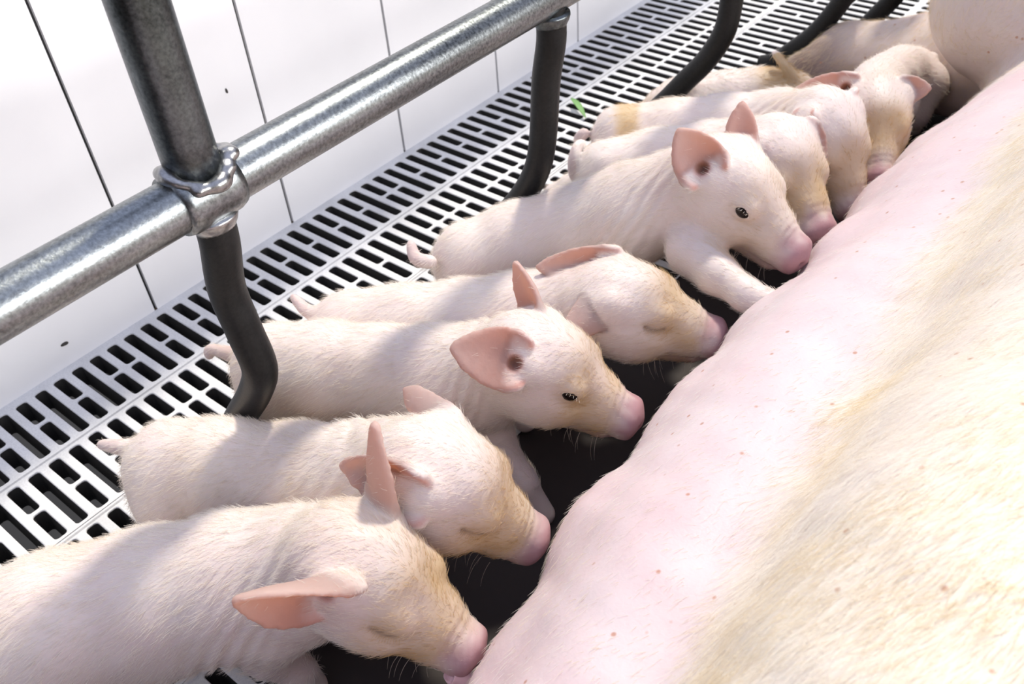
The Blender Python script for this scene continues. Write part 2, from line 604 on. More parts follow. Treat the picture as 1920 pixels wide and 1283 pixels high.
# ------------------------------------------------------------------ piglets
def ear_sheet(B, T, N, width, curl, bend, nu=30, nv=15):
    """points, hollow-side normals and half thickness over a cupped ear from its root B to its tip T"""
    ax = T-B; L = np.linalg.norm(ax); ax = ax/L
    N = nrm(N-ax*(N@ax)); W = np.cross(N, ax)
    out_ = []
    for i in range(nu):
        u = i/(nu-1)
        hw = width*0.5*float(np.interp(u, [0, .15, .35, .55, .75, .9, .97, 1], [.92, 1.0, 1.0, .88, .62, .34, .18, .05]))
        k_ = max(0.0, 1-u/0.5)
        cl = curl*(1-0.5*u)+(1.1-curl)*k_*k_
        c = B+ax*(L*u)+N*(bend*L*u*u)
        for j in range(nv):
            v = -1+2*j/(nv-1)
            a = v*cl
            p = c+W*(hw*math.sin(a)/cl)+N*(hw*(1-math.cos(a))/cl)
            th = 0.0021*(1-0.25*abs(v)**3)*(1-0.22*u)
            out_.append((p, nrm(N*math.cos(a)-W*math.sin(a)), th, u))
    return out_

LID = [(0.0235, 0.0300, 0.0052), (0.029, 0.0305, 0.0022), (0.0355, 0.0295, 0.0014), (0.0425, 0.0270, 0.0035)]

def piglet(name, label, S, C, body, ears, roll=0.0, hs=1.0, eye_open=(False, False), tail=None, legs=None,
           h=0.0021, hairs=9000, tan_amt=1.0, stain=None, seed=1, pitch_side=1, girth=1.10, dirt=None):
    """S, C: where the photo shows snout tip and crown (px, py, height); body: list of (px, py, height, radius) from the neck to the rump"""
    S = at(*S)
    C = at_dist(C[0], C[1], S, 0.092*hs, C[2])
    f = nrm(S-C)
    up = np.array([0, 0, 1.0]); l = nrm(np.cross(up, f)); u = np.cross(f, l)
    cr, sr = math.cos(roll), math.sin(roll)
    l, u = l*cr+u*sr, u*cr-l*sr
    A = np.array([f, l, u])
    def HP(x, y, z):
        return C+(f*x+l*y+u*z)*hs
    pts = [at(*b[:3]) for b in body]
    rad = [b[3] for b in body]
    toC = nrm(EYE-C)
    allp = np.array(pts+[S, C])
    lo = allp.min(0)-0.072; hi = allp.max(0)+np.array([0.08, 0.08, 0.105])
    lo[2] = -0.006
    for lg in (legs or []):
        for q in lg:
            lo = np.minimum(lo, np.array(q[:3])-0.03); hi = np.maximum(hi, np.array(q[:3])+0.03)
    for q in [at(*t_) for t_ in (tail or [])]:
        lo = np.minimum(lo, q-0.012); hi = np.maximum(hi, q+0.012)
    lo[2] = max(lo[2], -0.006)
    fd = Field(lo, hi, h)
    # trunk
    for (a, b, ra, rb) in zip(pts[:-1], pts[1:], rad[:-1], rad[1:]):
        fd.cone(a, b, ra, rb, 0.012, stretch=girth)
    nb = HP(-0.012, 0, -0.006)
    fd.cone(nb, pts[0], 0.0335*hs, rad[0], 0.014)
    # shoulder and ham
    axis = nrm(pts[0]-pts[-1])
    side = nrm(np.cross([0, 0, 1.0], axis))
    # legs
    if legs is None:
        legs = []
        sh = pts[0]*0.5+pts[1]*0.5
        hp = pts[-1]*0.85+pts[-2]*0.15
        for sg in (1, -1):
            k = sh+side*sg*0.022+np.array([0, 0, -0.02])
            legs.append([(*k, 0.026), (*(k-axis*0.012+np.array([0, 0, -0.030])), 0.0165), (*((k+axis*0.004)*[1, 1, 0]+[0, 0, 0.030]), 0.0115), (*((k+axis*0.010)*[1, 1, 0]+[0, 0, 0.008]), 0.0105)])
            k = hp+side*sg*0.020+np.array([0, 0, -0.012])
            legs.append([(*k, 0.031), (*(k+axis*0.016+np.array([0, 0, -0.034])), 0.021), (*((k-axis*0.018)*[1, 1, 0]+[0, 0, 0.038]), 0.0115), (*((k-axis*0.010)*[1, 1, 0]+[0, 0, 0.008]), 0.0105)])
    for lg in legs:
        for q0, q1 in zip(lg[:-1], lg[1:]):
            fd.cone(q0[:3], q1[:3], q0[3], q1[3], 0.009)
    # head
    E = lambda c, r, k=0.008, op='add': fd.ell(HP(*c), np.array(r)*hs, A, k*hs, op)
    K = lambda a, b, ra, rb, k=0.008, op='add': fd.cone(HP(*a), HP(*b), ra*hs, rb*hs, k*hs, op)
    E((0, 0, 0), (0.042, 0.0365, 0.036), 0.012)
    K((0.018, 0, 0.004), (0.052, 0, -0.009), 0.0285, 0.0195, 0.012)
    K((0.030, 0, -0.012), (0.079, 0, -0.0195), 0.0268, 0.0180, 0.010)
    for sg in (1, -1):
        E((0.014, sg*0.021, -0.019), (0.030, 0.0165, 0.024), 0.012)
        E((0.060, sg*0.0085, -0.021), (0.020, 0.0095, 0.011), 0.008)
    K((0.004, 0, -0.030), (0.067, 0, -0.0365), 0.0215, 0.0128, 0.009)
    fd.disc(HP(0.0835, 0, -0.0195), f*1.0+u*0.10, 0.0176*hs, 0.0075*hs, 0.0042*hs, 0.005*hs)
    for sg in (1, -1):
        # mouth line, nostrils, eye hollow, lid
        K((0.080, sg*0.012, -0.0345), (0.060, sg*0.0185, -0.0340), 0.0014, 0.0016, 0.0030, 'sub')
        K((0.060, sg*0.0185, -0.0340), (0.043, sg*0.0245, -0.0290), 0.0016, 0.0010, 0.0030, 'sub')
        E((0.0925, sg*0.0062, -0.0185), (0.0045, 0.0026, 0.0034), 0.002, 'sub')
        E((0.040, sg*0.0300, 0.006), (0.013, 0.006, 0.008), 0.010, 'sub')
        if eye_open[0 if sg > 0 else 1]:
            E((0.033, sg*0.0218, 0.0085), (0.0115, 0.0090, 0.0098), 0.006)
            E((0.0345, sg*0.034, 0.0078), (0.0080, 0.0090, 0.0034), 0.0012, 'sub')
        else:
            E((0.032, sg*0.0208, 0.0085), (0.0135, 0.0082, 0.0110), 0.009)
            for p0, p1 in zip(LID[:-1], LID[1:]):
                K((p0[0], sg*p0[1], p0[2]), (p1[0], sg*p1[1], p1[2]), 0.0010, 0.0010, 0.0025, 'sub')
        # ear root
        E((-0.006, sg*0.027, 0.016), (0.014, 0.010, 0.012), 0.010)
    sheets, canals = [], []
    for sg, (tx, ty, L, sd, nv_, w, curl, bend) in zip((1, -1), ears):
        B = HP(-0.010, sg*0.030, 0.020)
        T = at_dist(tx, ty, B, L, sd)
        Nn = nrm(toC*nv_[0]+f*nv_[1]+u*nv_[2]+l*sg*nv_[3])
        B2 = B-nrm(T-B)*0.004-(l*sg*0.004+u*0.002)*hs
        sh_ = ear_sheet(B2, T, Nn, w, curl, bend)
        for k_, (p, nn, th, uu) in enumerate(sh_):
            if k_ % 15 < 14:
                q, _n, tq, _u = sh_[k_+1]
                fd.cone(p, q, max(th, h*0.98), max(tq, h*0.98), 0.0035 if uu < 0.25 else 0.0012)
        sheets += sh_
        fwd_c = B+nrm(Nn)*0.0065+nrm(T-B)*0.003
        if nv_[0] > 0.3 and w > 0.037 and sd < 1:
            fd.ell(fwd_c-nrm(Nn)*0.003, np.array([0.0055, 0.0055, 0.0055])*hs, None, 0.003, 'sub')
            canals.append(fwd_c-nrm(Nn)*0.005)
    if tail is not None:
        tp = catmull([at(*q) for q in tail], 14)
        tr_ = np.linspace(0.0062, max(0.0030, h*1.15), 14)
        for k in range(13):
            fd.cone(tp[k], tp[k+1], tr_[k], tr_[k+1], 0.004)
    V, F = fd.mesh(2)
    # soft folds on the neck and shoulder
    N = vert_normals(V, F)
    rel = (V-C)@A.T/hs
    nk = np.exp(-((rel[:, 0]+0.040)/0.020)**2)*np.clip(0.5-rel[:, 2]*18, 0, 1)
    V = V+N*(0.0011*nk*np.sin(rel[:, 0]*620+cheap_noise(V, 60, seed)*1.5))[:, None]
    wr = np.exp(-((rel[:, 0]-0.071)/0.008)**2)*(np.abs(rel[:, 1]) < 0.035)*(np.abs(rel[:, 2]) < 0.05)
    V = V+N*(0.00035*wr*np.sin(rel[:, 0]*1150+cheap_noise(V, 120, seed+8)*1.2))[:, None]
    V = V+N*(0.0008*cheap_noise(V, 90, seed+3))[:, None]
    N = vert_normals(V, F)
    rel = (V-C)@A.T/hs
    # pigment, and shade painted into lid creases and ear canals
    sm = lambda a, b, x: np.clip((x-a)/(b-a), 0, 1)**2*(3-2*np.clip((x-a)/(b-a), 0, 1))
    near_head = (np.abs(rel[:, 1]) < 0.05) & (np.abs(rel[:, 2]) < 0.07)
    pink = sm(0.066, 0.088, rel[:, 0]+0.12*rel[:, 2]+0.006*cheap_noise(V, 220, seed))*near_head
    pink += 0.35*sm(0.02, 0.07, rel[:, 0])*(rel[:, 2] < -0.03)*near_head
    nz = 0.5+0.5*cheap_noise(V, 75, seed+5)
    tan = tan_amt*sm(0.005, 0.045, rel[:, 0])*(1-sm(0.064, 0.086, rel[:, 0]+0.005*cheap_noise(V, 200, seed+2)))*near_head*np.clip(0.4+nz*0.7, 0, 1)
    tan += tan_amt*0.30*np.clip(cheap_noise(V, 30, seed+9), 0, 1)
    if stain is not None:
        sp, sr_ = stain
        tan += 1.0*np.exp(-(np.abs((V-sp)@axis)/sr_)**4)*(np.linalg.norm(V-sp, axis=1) < 0.06)
    dirt_shade = np.clip(1-(V[:, 2]-0.000)/0.010, 0, 1)*0.7
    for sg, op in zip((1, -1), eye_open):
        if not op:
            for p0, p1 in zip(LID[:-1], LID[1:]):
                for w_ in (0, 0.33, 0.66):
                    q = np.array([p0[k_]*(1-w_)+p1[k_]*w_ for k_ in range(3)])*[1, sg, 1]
                    dirt_shade = np.maximum(dirt_shade, 0.55*np.clip(1-(np.linalg.norm(rel-q, axis=1)-0.0012)/0.0022, 0, 1))  # shade along the closed lid crease, painted dark
    tan = np.clip(tan, 0, 1)
    inner = np.zeros(len(V)); ear = np.zeros(len(V))
    SP = np.array([q[0] for q in sheets]); SN = np.array([q[1] for q in sheets]); SU = np.array([q[3] for q in sheets])
    cand = np.where((np.abs(rel[:, 0]) < 0.11) & (np.abs(rel[:, 1]) < 0.11))[0]
    for c0 in range(0, len(cand), 4000):
        ci = cand[c0:c0+4000]
        D2 = ((V[ci][:, None]-SP[None])**2).sum(2)
        b = D2.argmin(1); dm = np.sqrt(D2[np.arange(len(ci)), b])
        e_ = np.clip(1-(dm-0.0032)/0.002, 0, 1)*np.clip(SU[b]*6-0.3, 0, 1)
        ear[ci] = e_
        facing = np.clip((N[ci]*SN[b]).sum(1)*1.5, 0, 1)
        inner[ci] = np.clip(1-(dm-0.0032)/0.002, 0, 1)*facing*np.clip(0.62-0.55*SU[b], 0, 1)
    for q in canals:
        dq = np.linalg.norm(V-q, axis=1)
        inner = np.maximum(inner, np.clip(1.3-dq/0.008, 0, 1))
        dirt_shade = np.maximum(dirt_shade, 0.75*np.clip(1-(dq-0.0035)/0.0035, 0, 1))  # shade down in the ear canal, painted dark
    pink = np.maximum(pink, 0.22*ear)
    if tail is not None:
        dt = np.sqrt(((V[:, None]-tp[None])**2).sum(2).min(1))
        pink = np.maximum(pink, 0.3*np.clip(1-(dt-0.007)/0.002, 0, 1)*(((V-pts[-1])@axis) < -rad[-1]*0.85))
    ob = link_mesh('piglet', V, F, MAT_SKIN, attrs={'pink': pink, 'tan': tan, 'inner': inner, 'dirt': dirt_shade, 'ear': ear})
    tag(ob, label, 'piglet', 'piglets suckling along the sow')
    # eyes
    for sg, op in zip((1, -1), eye_open):
        if op:
            c = HP(0.0335, sg*0.0222, 0.0082)
            v, fc = [], []
            R = 0.0086*hs
            for i in range(13):
                th = math.pi*i/12
                for j in range(18):
                    ph = 2*math.pi*j/18
                    v.append(c+R*(l*math.cos(th)+(f*math.cos(ph)+u*math.sin(ph))*math.sin(th)))
            for i in range(12):
                for j in range(18):
                    fc.append((i*18+j, i*18+(j+1) % 18, (i+1)*18+(j+1) % 18, (i+1)*18+j))
            link_mesh('eye', v, fc, MAT_EYE, parent=ob)
    for sg, op in zip((1, -1), eye_open):
        if (np.cross(f, [0, 0, 1])@toC)*(-sg) < 0:
            continue
        n_ = 7 if op else 16
        P = np.zeros((n_, 4, 3))
        for k in range(n_):
            t = k/(n_-1)
            if op:
                x = 0.0265+0.015*t; z = 0.0108+0.0026*math.sin(math.pi*t)
                root = HP(x, sg*0.0312, z); d_ = nrm(l*sg*1.0-u*0.10+f*(t-0.5)*0.9)
            else:
                q = catmull(LID, n_)[k]
                root = HP(q[0], sg*q[1], q[2]); d_ = nrm(l*sg*0.7-u*0.8+f*(t-0.5)*0.9)
            ln_ = (0.0036 if op else 0.0050)*RNG.uniform(0.7, 1.2)
            for m_ in range(4):
                w_ = m_/3
                P[k, m_] = root+d_*ln_*w_+u*ln_*0.35*w_*w_
        cu = bpy.data.hair_curves.new('eyelashes')
        cu.add_curves([4]*n_)
        cu.points.foreach_set('position', P.reshape(-1).astype(np.float32))
        cu.points.foreach_set('radius', np.tile([0.00012, 0.0001, 0.00008, 0.00003], n_).astype(np.float32))
        a_ = cu.attributes.new('tan', 'FLOAT', 'CURVE')
        a_.data.foreach_set('value', np.full(n_, 0.0 if op else 1.0, np.float32))
        cu.materials.append(MAT_FUR)
        lo_ = bpy.data.objects.new('eyelashes', cu)
        COL.objects.link(lo_); lo_.parent = ob
    if h < 0.0025:
        P = np.zeros((14, 5, 3))
        for k in range(14):
            sg = -1 if k % 3 else 1
            root = HP(RNG.uniform(0.03, 0.072), sg*RNG.uniform(0.010, 0.018), RNG.uniform(-0.048, -0.040))
            d_ = nrm(-u*1.0+l*sg*RNG.uniform(0.1, 0.8)+f*RNG.uniform(-0.3, 0.5)); ln_ = RNG.uniform(0.010, 0.024)
            for m_ in range(5):
                w_ = m_/4
                P[k, m_] = root+u*0.004+d_*(ln_*w_)+f*(ln_*0.25*w_*w_)
        cu = bpy.data.hair_curves.new('whiskers')
        cu.add_curves([5]*14)
        cu.points.foreach_set('position', P.reshape(-1).astype(np.float32))
        cu.points.foreach_set('radius', np.tile([0.00011, 0.0001, 0.00009, 0.00007, 0.00003], 14).astype(np.float32))
        a_ = cu.attributes.new('tan', 'FLOAT', 'CURVE')
        a_.data.foreach_set('value', np.full(14, 0.35, np.float32))
        cu.materials.append(MAT_FUR)
        wo_ = bpy.data.objects.new('whiskers', cu)
        COL.objects.link(wo_); wo_.parent = ob
    # coat
    hb = sm(-0.05, 0.0, rel[:, 0])[:, None]*(np.linalg.norm(rel, axis=1) < 0.14)[:, None]
    flow = -axis[None]*(1-hb)+np.array([0, 0, -0.55])*(1-hb)+(-f[None]+l[None]*np.sign(rel[:, 1:2])*0.25-u[None]*0.1)*hb
    ln = np.where(hb[:, 0] > 0.5, 0.0070, 0.0095)*(1-0.9*np.clip(pink, 0, 1))
    keep = (V[:, 2] > 0.03)*(1-0.95*np.clip(pink*1.3, 0, 1))*(1-0.9*ear)*(1-np.clip(inner*2, 0, 1))
    fur('fur', V, F, N, flow, ln, hairs, MAT_FUR, ob, np.clip(tan*1.1, 0, 1), keep=keep, radius=0.00009 if h < 0.0025 else 0.00013, seed=seed)
    return ob

def NV(cam_=0.0, fwd=0.0, up=0.0, out_=0.0):
    return (cam_, fwd, up, out_)

# ear tuples: tip px, tip py, length, depth side, hollow-side direction (camera, forward, up, outward), width, curl, bend
# order: the animal's left ear (far side in the picture), then its right ear (near side)
def build_piglets():
    FL = np.array
    # 1 - nearest, lower left
    piglet('a', 'nearest piglet at the bottom left, rump cut off by the frame, ear folded flat', (918, 1216, 0.125), (676, 1062, 1),
           [(560, 1078, 0.120, 0.043), (440, 1100, 0.110, 0.047), (290, 1132, 0.103, 0.048), (120, 1180, 0.100, 0.050), (-20, 1225, 0.098, 0.047)],
           [(693, 803, 0.064, -1, NV(-0.6, 0.7, 0, 0.3), 0.030, 0.9, 0.05), (440, 1112, 0.060, -1, NV(0.75, 0.2, -0.65, 0.0), 0.060, 1.35, 0.05)],
           eye_open=(False, False), tail=[(-90, 1220, 0.12), (-130, 1200, 0.12), (-150, 1220, 0.1)], seed=1, h=0.0020, hairs=26000)
    # 2
    piglet('b', 'piglet with closed eyes, second from the bottom, thin straight tail over the floor', (1040, 1000, 0.125), (818, 893, -1),
           [(748, 893, 0.140, 0.037), (675, 900, 0.116, 0.040), (560, 903, 0.102, 0.041), (430, 893, 0.100, 0.041), (330, 882, 0.100, 0.039)],
           [(730, 728, 0.058, 1, NV(-0.45, 0.85, 0.1, 0.3), 0.026, 0.9, 0.25), (650, 868, 0.062, 1, NV(0.9, 0.25, -0.45, 0.0), 0.046, 1.1, 0.05)],
           roll=0.08, tail=[(262, 838, 0.12), (225, 838, 0.12), (188, 834, 0.115)], seed=2, h=0.0020, hairs=22000)
    # 3
    piglet('c', 'piglet with open eye behind the near bent bar, orange ear spread out', (1220, 766, 0.125), (1003, 674, 1),
           [(905, 706, 0.116, 0.041), (820, 712, 0.108, 0.042), (720, 708, 0.102, 0.041), (610, 700, 0.100, 0.041), (520, 695, 0.100, 0.039)],
           [(976, 492, 0.048, 0, NV(0.5, -0.7, 0, 0.3), 0.030, 0.8, 0.1), (848, 652, 0.050, 0, NV(1, 0.15, 0, 0), 0.046, 0.5, 0.0)],
           legs=[[(*at(880, 750, 0.085), 0.026), (*at(925, 815, 0.065), 0.0165), (*at(980, 905, 0.035), 0.0115), (*at(1018, 962, 0.009), 0.0105)],
                 [(*at(890, 690, 0.085), 0.026), (*at(930, 730, 0.055), 0.0165), (*at(960, 760, 0.03), 0.0115), (*at(985, 790, 0.009), 0.0105)],
                 [(*at(520, 730, 0.085), 0.031), (*at(560, 780, 0.05), 0.021), (*at(500, 800, 0.035), 0.0115), (*at(510, 830, 0.009), 0.0105)],
                 [(*at(530, 670, 0.085), 0.031), (*at(570, 710, 0.05), 0.021), (*at(520, 730, 0.035), 0.0115), (*at(530, 760, 0.009), 0.0105)]],
           eye_open=(False, True), tail=[(455, 668, 0.11), (425, 662, 0.11), (395, 655, 0.105), (392, 668, 0.1)], seed=3, hairs=20000)
    # 4
    piglet('d', 'piglet with closed eye and a yellow brow, tail tip over a dirty floor patch', (1375, 606, 0.130), (1160, 566, 1),
           [(1065, 583, 0.118, 0.037), (970, 600, 0.108, 0.038), (870, 612, 0.102, 0.038), (760, 620, 0.100, 0.038), (655, 624, 0.098, 0.036)],
           [(1010, 500, 0.050, 0, NV(0.9, 0.1, 0.0, -0.2), 0.034, 0.9, 0.05), (1058, 628, 0.046, 0, NV(-0.4, 0.0, -0.5, -0.6), 0.032, 0.8, 0.0)],
           tail=[(600, 592, 0.12), (572, 580, 0.12), (549, 556, 0.125)], seed=4, hairs=16000)
    # 5
    piglet('e', 'piglet with raised head and open eye, large pink ear, foreleg reaching onto the sow', (1522, 460, 0.172), (1360, 338, 1),
           [(1270, 375, 0.165, 0.041), (1180, 405, 0.145, 0.044), (1080, 435, 0.120, 0.041), (970, 462, 0.103, 0.039), (880, 490, 0.095, 0.037)],
           [(1392, 194, 0.046, 0, NV(1, 0.0, 0, 0), 0.026, 0.7, 0.0), (1274, 244, 0.056, 0, NV(1, -0.1, 0, 0), 0.044, 0.75, 0.05)],
           legs=[[(*at(1300, 470, 0.150), 0.024), (*at(1345, 515, 0.150), 0.0165), (*at(1400, 553, 0.150), 0.0125), (*at(1440, 572, 0.150), 0.0110), (*at(1462, 580, 0.150), 0.0085)],
                 [(*at(1290, 400, 0.120), 0.026), (*at(1310, 440, 0.070), 0.0165), (*at(1330, 470, 0.030), 0.0115), (*at(1345, 490, 0.010), 0.0105)],
                 [(*at(890, 510, 0.080), 0.031), (*at(920, 545, 0.05), 0.021), (*at(880, 560, 0.03), 0.0115), (*at(890, 580, 0.009), 0.0105)],
                 [(*at(900, 470, 0.080), 0.031), (*at(930, 500, 0.05), 0.021), (*at(890, 510, 0.03), 0.0115), (*at(900, 530, 0.009), 0.0105)]],
           eye_open=(False, True), tail=[(808, 492, 0.115), (780, 485, 0.115), (770, 455, 0.125)], seed=5, hairs=17000, tan_amt=0.55)
    # 6
    piglet('f', 'piglet peeping behind the raised head, pink snout disc facing the camera', (1556, 425, 0.130), (1462, 292, 1),
           [(1395, 295, 0.118, 0.037), (1330, 305, 0.108, 0.039), (1230, 318, 0.102, 0.039), (1140, 330, 0.098, 0.037)],
           [(1545, 300, 0.040, 0, NV(1, 0, 0, 0), 0.028, 0.8, 0.1), (1415, 262, 0.045, 0, NV(0.4, 0.1, -0.6, 0), 0.034, 0.8, 0.1)],
           legs=[[(*at(1145, 350, 0.085), 0.031), (*at(1085, 362, 0.062), 0.024), (*at(1048, 372, 0.045), 0.017), (*at(1030, 380, 0.030), 0.0115), (*at(1016, 395, 0.010), 0.0105)],
                 [(*at(1150, 318, 0.085), 0.030), (*at(1130, 335, 0.045), 0.019), (*at(1110, 360, 0.010), 0.0105)],
                 [(*at(1370, 320, 0.085), 0.026), (*at(1390, 370, 0.050), 0.0165), (*at(1400, 410, 0.010), 0.0105)],
                 [(*at(1380, 290, 0.085), 0.026), (*at(1400, 330, 0.050), 0.0165), (*at(1410, 370, 0.010), 0.0105)]],
           tail=[(1078, 330, 0.10), (1076, 300, 0.12), (1082, 275, 0.13), (1094, 267, 0.13)], seed=6, h=0.0026, hairs=6000)
    # 7
    st = at(1175, 225, 0.135)
    piglet('g', 'piglet with a yellow patch across its back, head bent down', (1625, 388, 0.100), (1548, 240, 1),
           [(1460, 238, 0.118, 0.037), (1360, 248, 0.105, 0.038), (1260, 256, 0.102, 0.037), (1165, 260, 0.100, 0.035)],
           [(1600, 200, 0.040, 1, NV(0.5, 0, 0, 0.5), 0.028, 0.8, 0.1), (1500, 295, 0.042, 0, NV(0.5, 0, -0.4, 0), 0.032, 0.8, 0.1)],
           tail=[(1095, 250, 0.11), (1085, 262, 0.10), (1088, 275, 0.09)], seed=7, h=0.0026, hairs=5000, stain=(st, 0.014))
    # 8
    piglet('h', 'farthest suckling piglet facing the camera beside the haunch of the sow', (1657, 328, 0.110), (1640, 205, 1),
           [(1645, 168, 0.112, 0.031), (1662, 156, 0.100, 0.031), (1688, 142, 0.090, 0.031), (1708, 134, 0.085, 0.029)],
           [(1742, 166, 0.045, 0, NV(0.6, 0, 0, -0.5), 0.028, 0.9, 0.2), (1482, 178, 0.050, 0, NV(1, 0, 0.2, 0), 0.038, 0.7, 0.0)],
           tail=[(1750, 110, 0.1), (1756, 100, 0.1), (1760, 96, 0.1)], seed=8, h=0.0026, hairs=5000)
    # 9
    piglet('i', 'tan piglet lying behind the others by a bent bar, tail raised', (1215, 235, 0.03), (1270, 205, 0),
           [(1310, 198, 0.062, 0.034), (1360, 195, 0.062, 0.036), (1420, 190, 0.064, 0.036), (1480, 188, 0.068, 0.034)],
           [(1300, 215, 0.040, 0, NV(1, 0, 0, 0), 0.028, 0.8, 0.1), (1290, 190, 0.042, 0, NV(0.5, 0, -0.4, 0), 0.032, 0.8, 0.1)],
           tail=[(1490, 150, 0.10), (1473, 125, 0.115), (1452, 99, 0.125)], seed=9, h=0.0026, hairs=5000, stain=(at(1470, 185, 0.09), 0.030))

build_piglets()

# ------------------------------------------------------------------ the sow
def build_sow():
    h = 0.006
    fd = Field((-0.58, -0.62, -0.01), (0.52, 1.75, 0.55), h)
    cx, cz = 0.07, 0.15
    # cross-section of the lying trunk: udder side to the left, flank and back to the right
    prof = [(-0.150, 0.0), (-0.205, 0.035), (-0.226, 0.085), (-0.222, 0.135), (-0.193, 0.185), (-0.158, 0.220), (-0.122, 0.241), (-0.080, 0.282), (-0.030, 0.320),
            (0.04, 0.345), (0.12, 0.360), (0.21, 0.345), (0.29, 0.29), (0.33, 0.20), (0.33, 0.10), (0.29, 0.02), (0.20, -0.03), (0.05, -0.04), (-0.08, -0.03)]
    pr = catmull(prof+[prof[0]], 240)
    th = np.arctan2(pr[:, 1]-cz, pr[:, 0]-cx); rr = np.hypot(pr[:, 0]-cx, pr[:, 1]-cz)
    o = np.argsort(th)
    T = np.concatenate([th[o]-2*np.pi, th[o], th[o]+2*np.pi]); Rr = np.tile(rr[o], 3)
    ys = np.array([-0.7, -0.2, 0.0, 0.16, 0.29, 0.41, 0.53, 0.635, 0.77, 0.92, 1.05, 1.3, 1.8])
    dx = np.array([-0.02, -0.02, -0.005, 0.028, 0.0, -0.006, -0.008, 0.008, -0.002, 0.010, 0.025, 0.03, 0.03])
    ang = np.arctan2(fd.Z-cz, fd.X-cx)
    Rg = np.interp(ang.ravel(), T, Rr).reshape(ang.shape)
    sh = np.interp(fd.Y.ravel(), ys, dx).reshape(ang.shape)
    left = np.clip(-(fd.X-0.0)/0.2, 0, 1)
    # the soft hollow between udder and flank
    d = np.hypot(fd.X-cx, fd.Z-cz)-(Rg-sh*left)
    def dent(p, rad, depth):
        q = (fd.X-p[0])**2/rad[0]**2+(fd.Y-p[1])**2/rad[1]**2+(fd.Z-p[2])**2/rad[2]**2
        return depth*np.exp(-q)
    d = d+dent((-0.115, 0.46, 0.26), (0.045, 0.15, 0.06), 0.028)
    d = d+dent((-0.10, 0.24, 0.26), (0.03, 0.2, 0.05), 0.022)
    d = d-dent((-0.03, 0.27, 0.31), (0.06, 0.12, 0.07), 0.020)
    d = d-dent((-0.02, 0.66, 0.31), (0.08, 0.12, 0.07), 0.012)
    d = d+dent((0.0, 0.47, 0.34), (0.07, 0.05, 0.07), 0.007)
    ends = np.maximum((fd.Y-1.45)/1.0, (-0.45-fd.Y)/1.0)
    yy = np.maximum(np.maximum(fd.Y-1.02, -0.18-fd.Y), 0)
    d = np.sqrt(np.maximum(d+0.16, 0)**2+(yy*0.45)**2)-0.16
    fd.d = np.minimum(np.maximum(d, ends*0.8), 1.0).astype(np.float32)
    # udder: a soft bulge with a teat at each mouth
    for p in ((-0.188, 0.20, 0.10), (-0.202, 0.31, 0.11), (-0.202, 0.43, 0.11), (-0.202, 0.55, 0.11), (-0.195, 0.66, 0.12), (-0.20, 0.77, 0.10), (-0.20, 0.88, 0.10)):
        fd.ell(p, (0.030, 0.045, 0.05), None, 0.03)
    # haunch, upper and lower hind leg
    fd.ell((-0.02, 1.16, 0.19), (0.20, 0.17, 0.17), None, 0.05)
    fd.ell((-0.185, 1.11, 0.205), (0.115, 0.10, 0.095), None, 0.02)
    fd.cone((-0.15, 1.12, 0.19), (-0.27, 1.42, 0.15), 0.085, 0.06, 0.03)
    fd.cone((-0.27, 1.42, 0.15), (-0.40, 1.50, 0.08), 0.055, 0.032, 0.02)
    # lower hind leg stretched out across the floor
    fd.cone((-0.12, 1.20, 0.085), (-0.30, 1.215, 0.070), 0.085, 0.060, 0.03)
    fd.cone((-0.30, 1.215, 0.070), (-0.415, 1.21, 0.052), 0.058, 0.046, 0.02)
    fd.cone((-0.415, 1.21, 0.052), (-0.455, 1.16, 0.036), 0.040, 0.032, 0.02)
    V, F = fd.mesh(2)
    N = vert_normals(V, F)
    V = V+N*(0.0016*cheap_noise(V, 45, 5)+0.0008*cheap_noise(V, 120, 6))[:, None]
    N = vert_normals(V, F)
    sm = lambda a, b, x: np.clip((x-a)/(b-a), 0, 1)**2*(3-2*np.clip((x-a)/(b-a), 0, 1))
    side_ = V[:, 0]+0.9*(V[:, 2]-0.25)
    wob = 0.02*cheap_noise(V, 22, 3)
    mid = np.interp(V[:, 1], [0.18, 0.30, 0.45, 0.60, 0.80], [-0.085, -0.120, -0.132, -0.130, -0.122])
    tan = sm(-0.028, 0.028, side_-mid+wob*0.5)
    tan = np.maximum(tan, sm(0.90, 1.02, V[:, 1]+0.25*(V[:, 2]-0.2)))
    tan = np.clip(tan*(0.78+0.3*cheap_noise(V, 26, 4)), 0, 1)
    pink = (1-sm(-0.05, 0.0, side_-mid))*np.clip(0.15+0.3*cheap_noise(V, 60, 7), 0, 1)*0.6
    dirt = np.exp(-(((V-np.array([-0.455, 1.16, 0.05]))/np.array([0.045, 0.07, 0.06]))**2).sum(1))*1.0
    dirt = np.maximum(dirt, 0.14*sm(0.93, 1.06, V[:, 1])*np.clip(0.6+0.5*cheap_noise(V, 18, 31), 0, 1)*sm(0.05, -0.12, V[:, 0]))  # brown tone over haunch and hind leg, stronger towards the left
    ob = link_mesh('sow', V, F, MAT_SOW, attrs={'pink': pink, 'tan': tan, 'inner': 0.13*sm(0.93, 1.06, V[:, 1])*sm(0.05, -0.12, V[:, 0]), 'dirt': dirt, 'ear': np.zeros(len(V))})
    tag(ob, 'large pink and cream sow lying on her side along the piglets', 'sow')
    a, b = at(880, 1275, 0.100), at(846, 1268, 0.108)
    tv, tf = tube(catmull([a, a*0.5+b*0.5+np.array([0, 0, 0.001]), b, b+(b-a)*0.06], 16), [0.0085, 0.0080, 0.0075, 0.0070, 0.0066, 0.0063, 0.0060, 0.0058, 0.0057, 0.0056, 0.0056, 0.0054, 0.0050, 0.0042, 0.0030, 0.0010], 18)
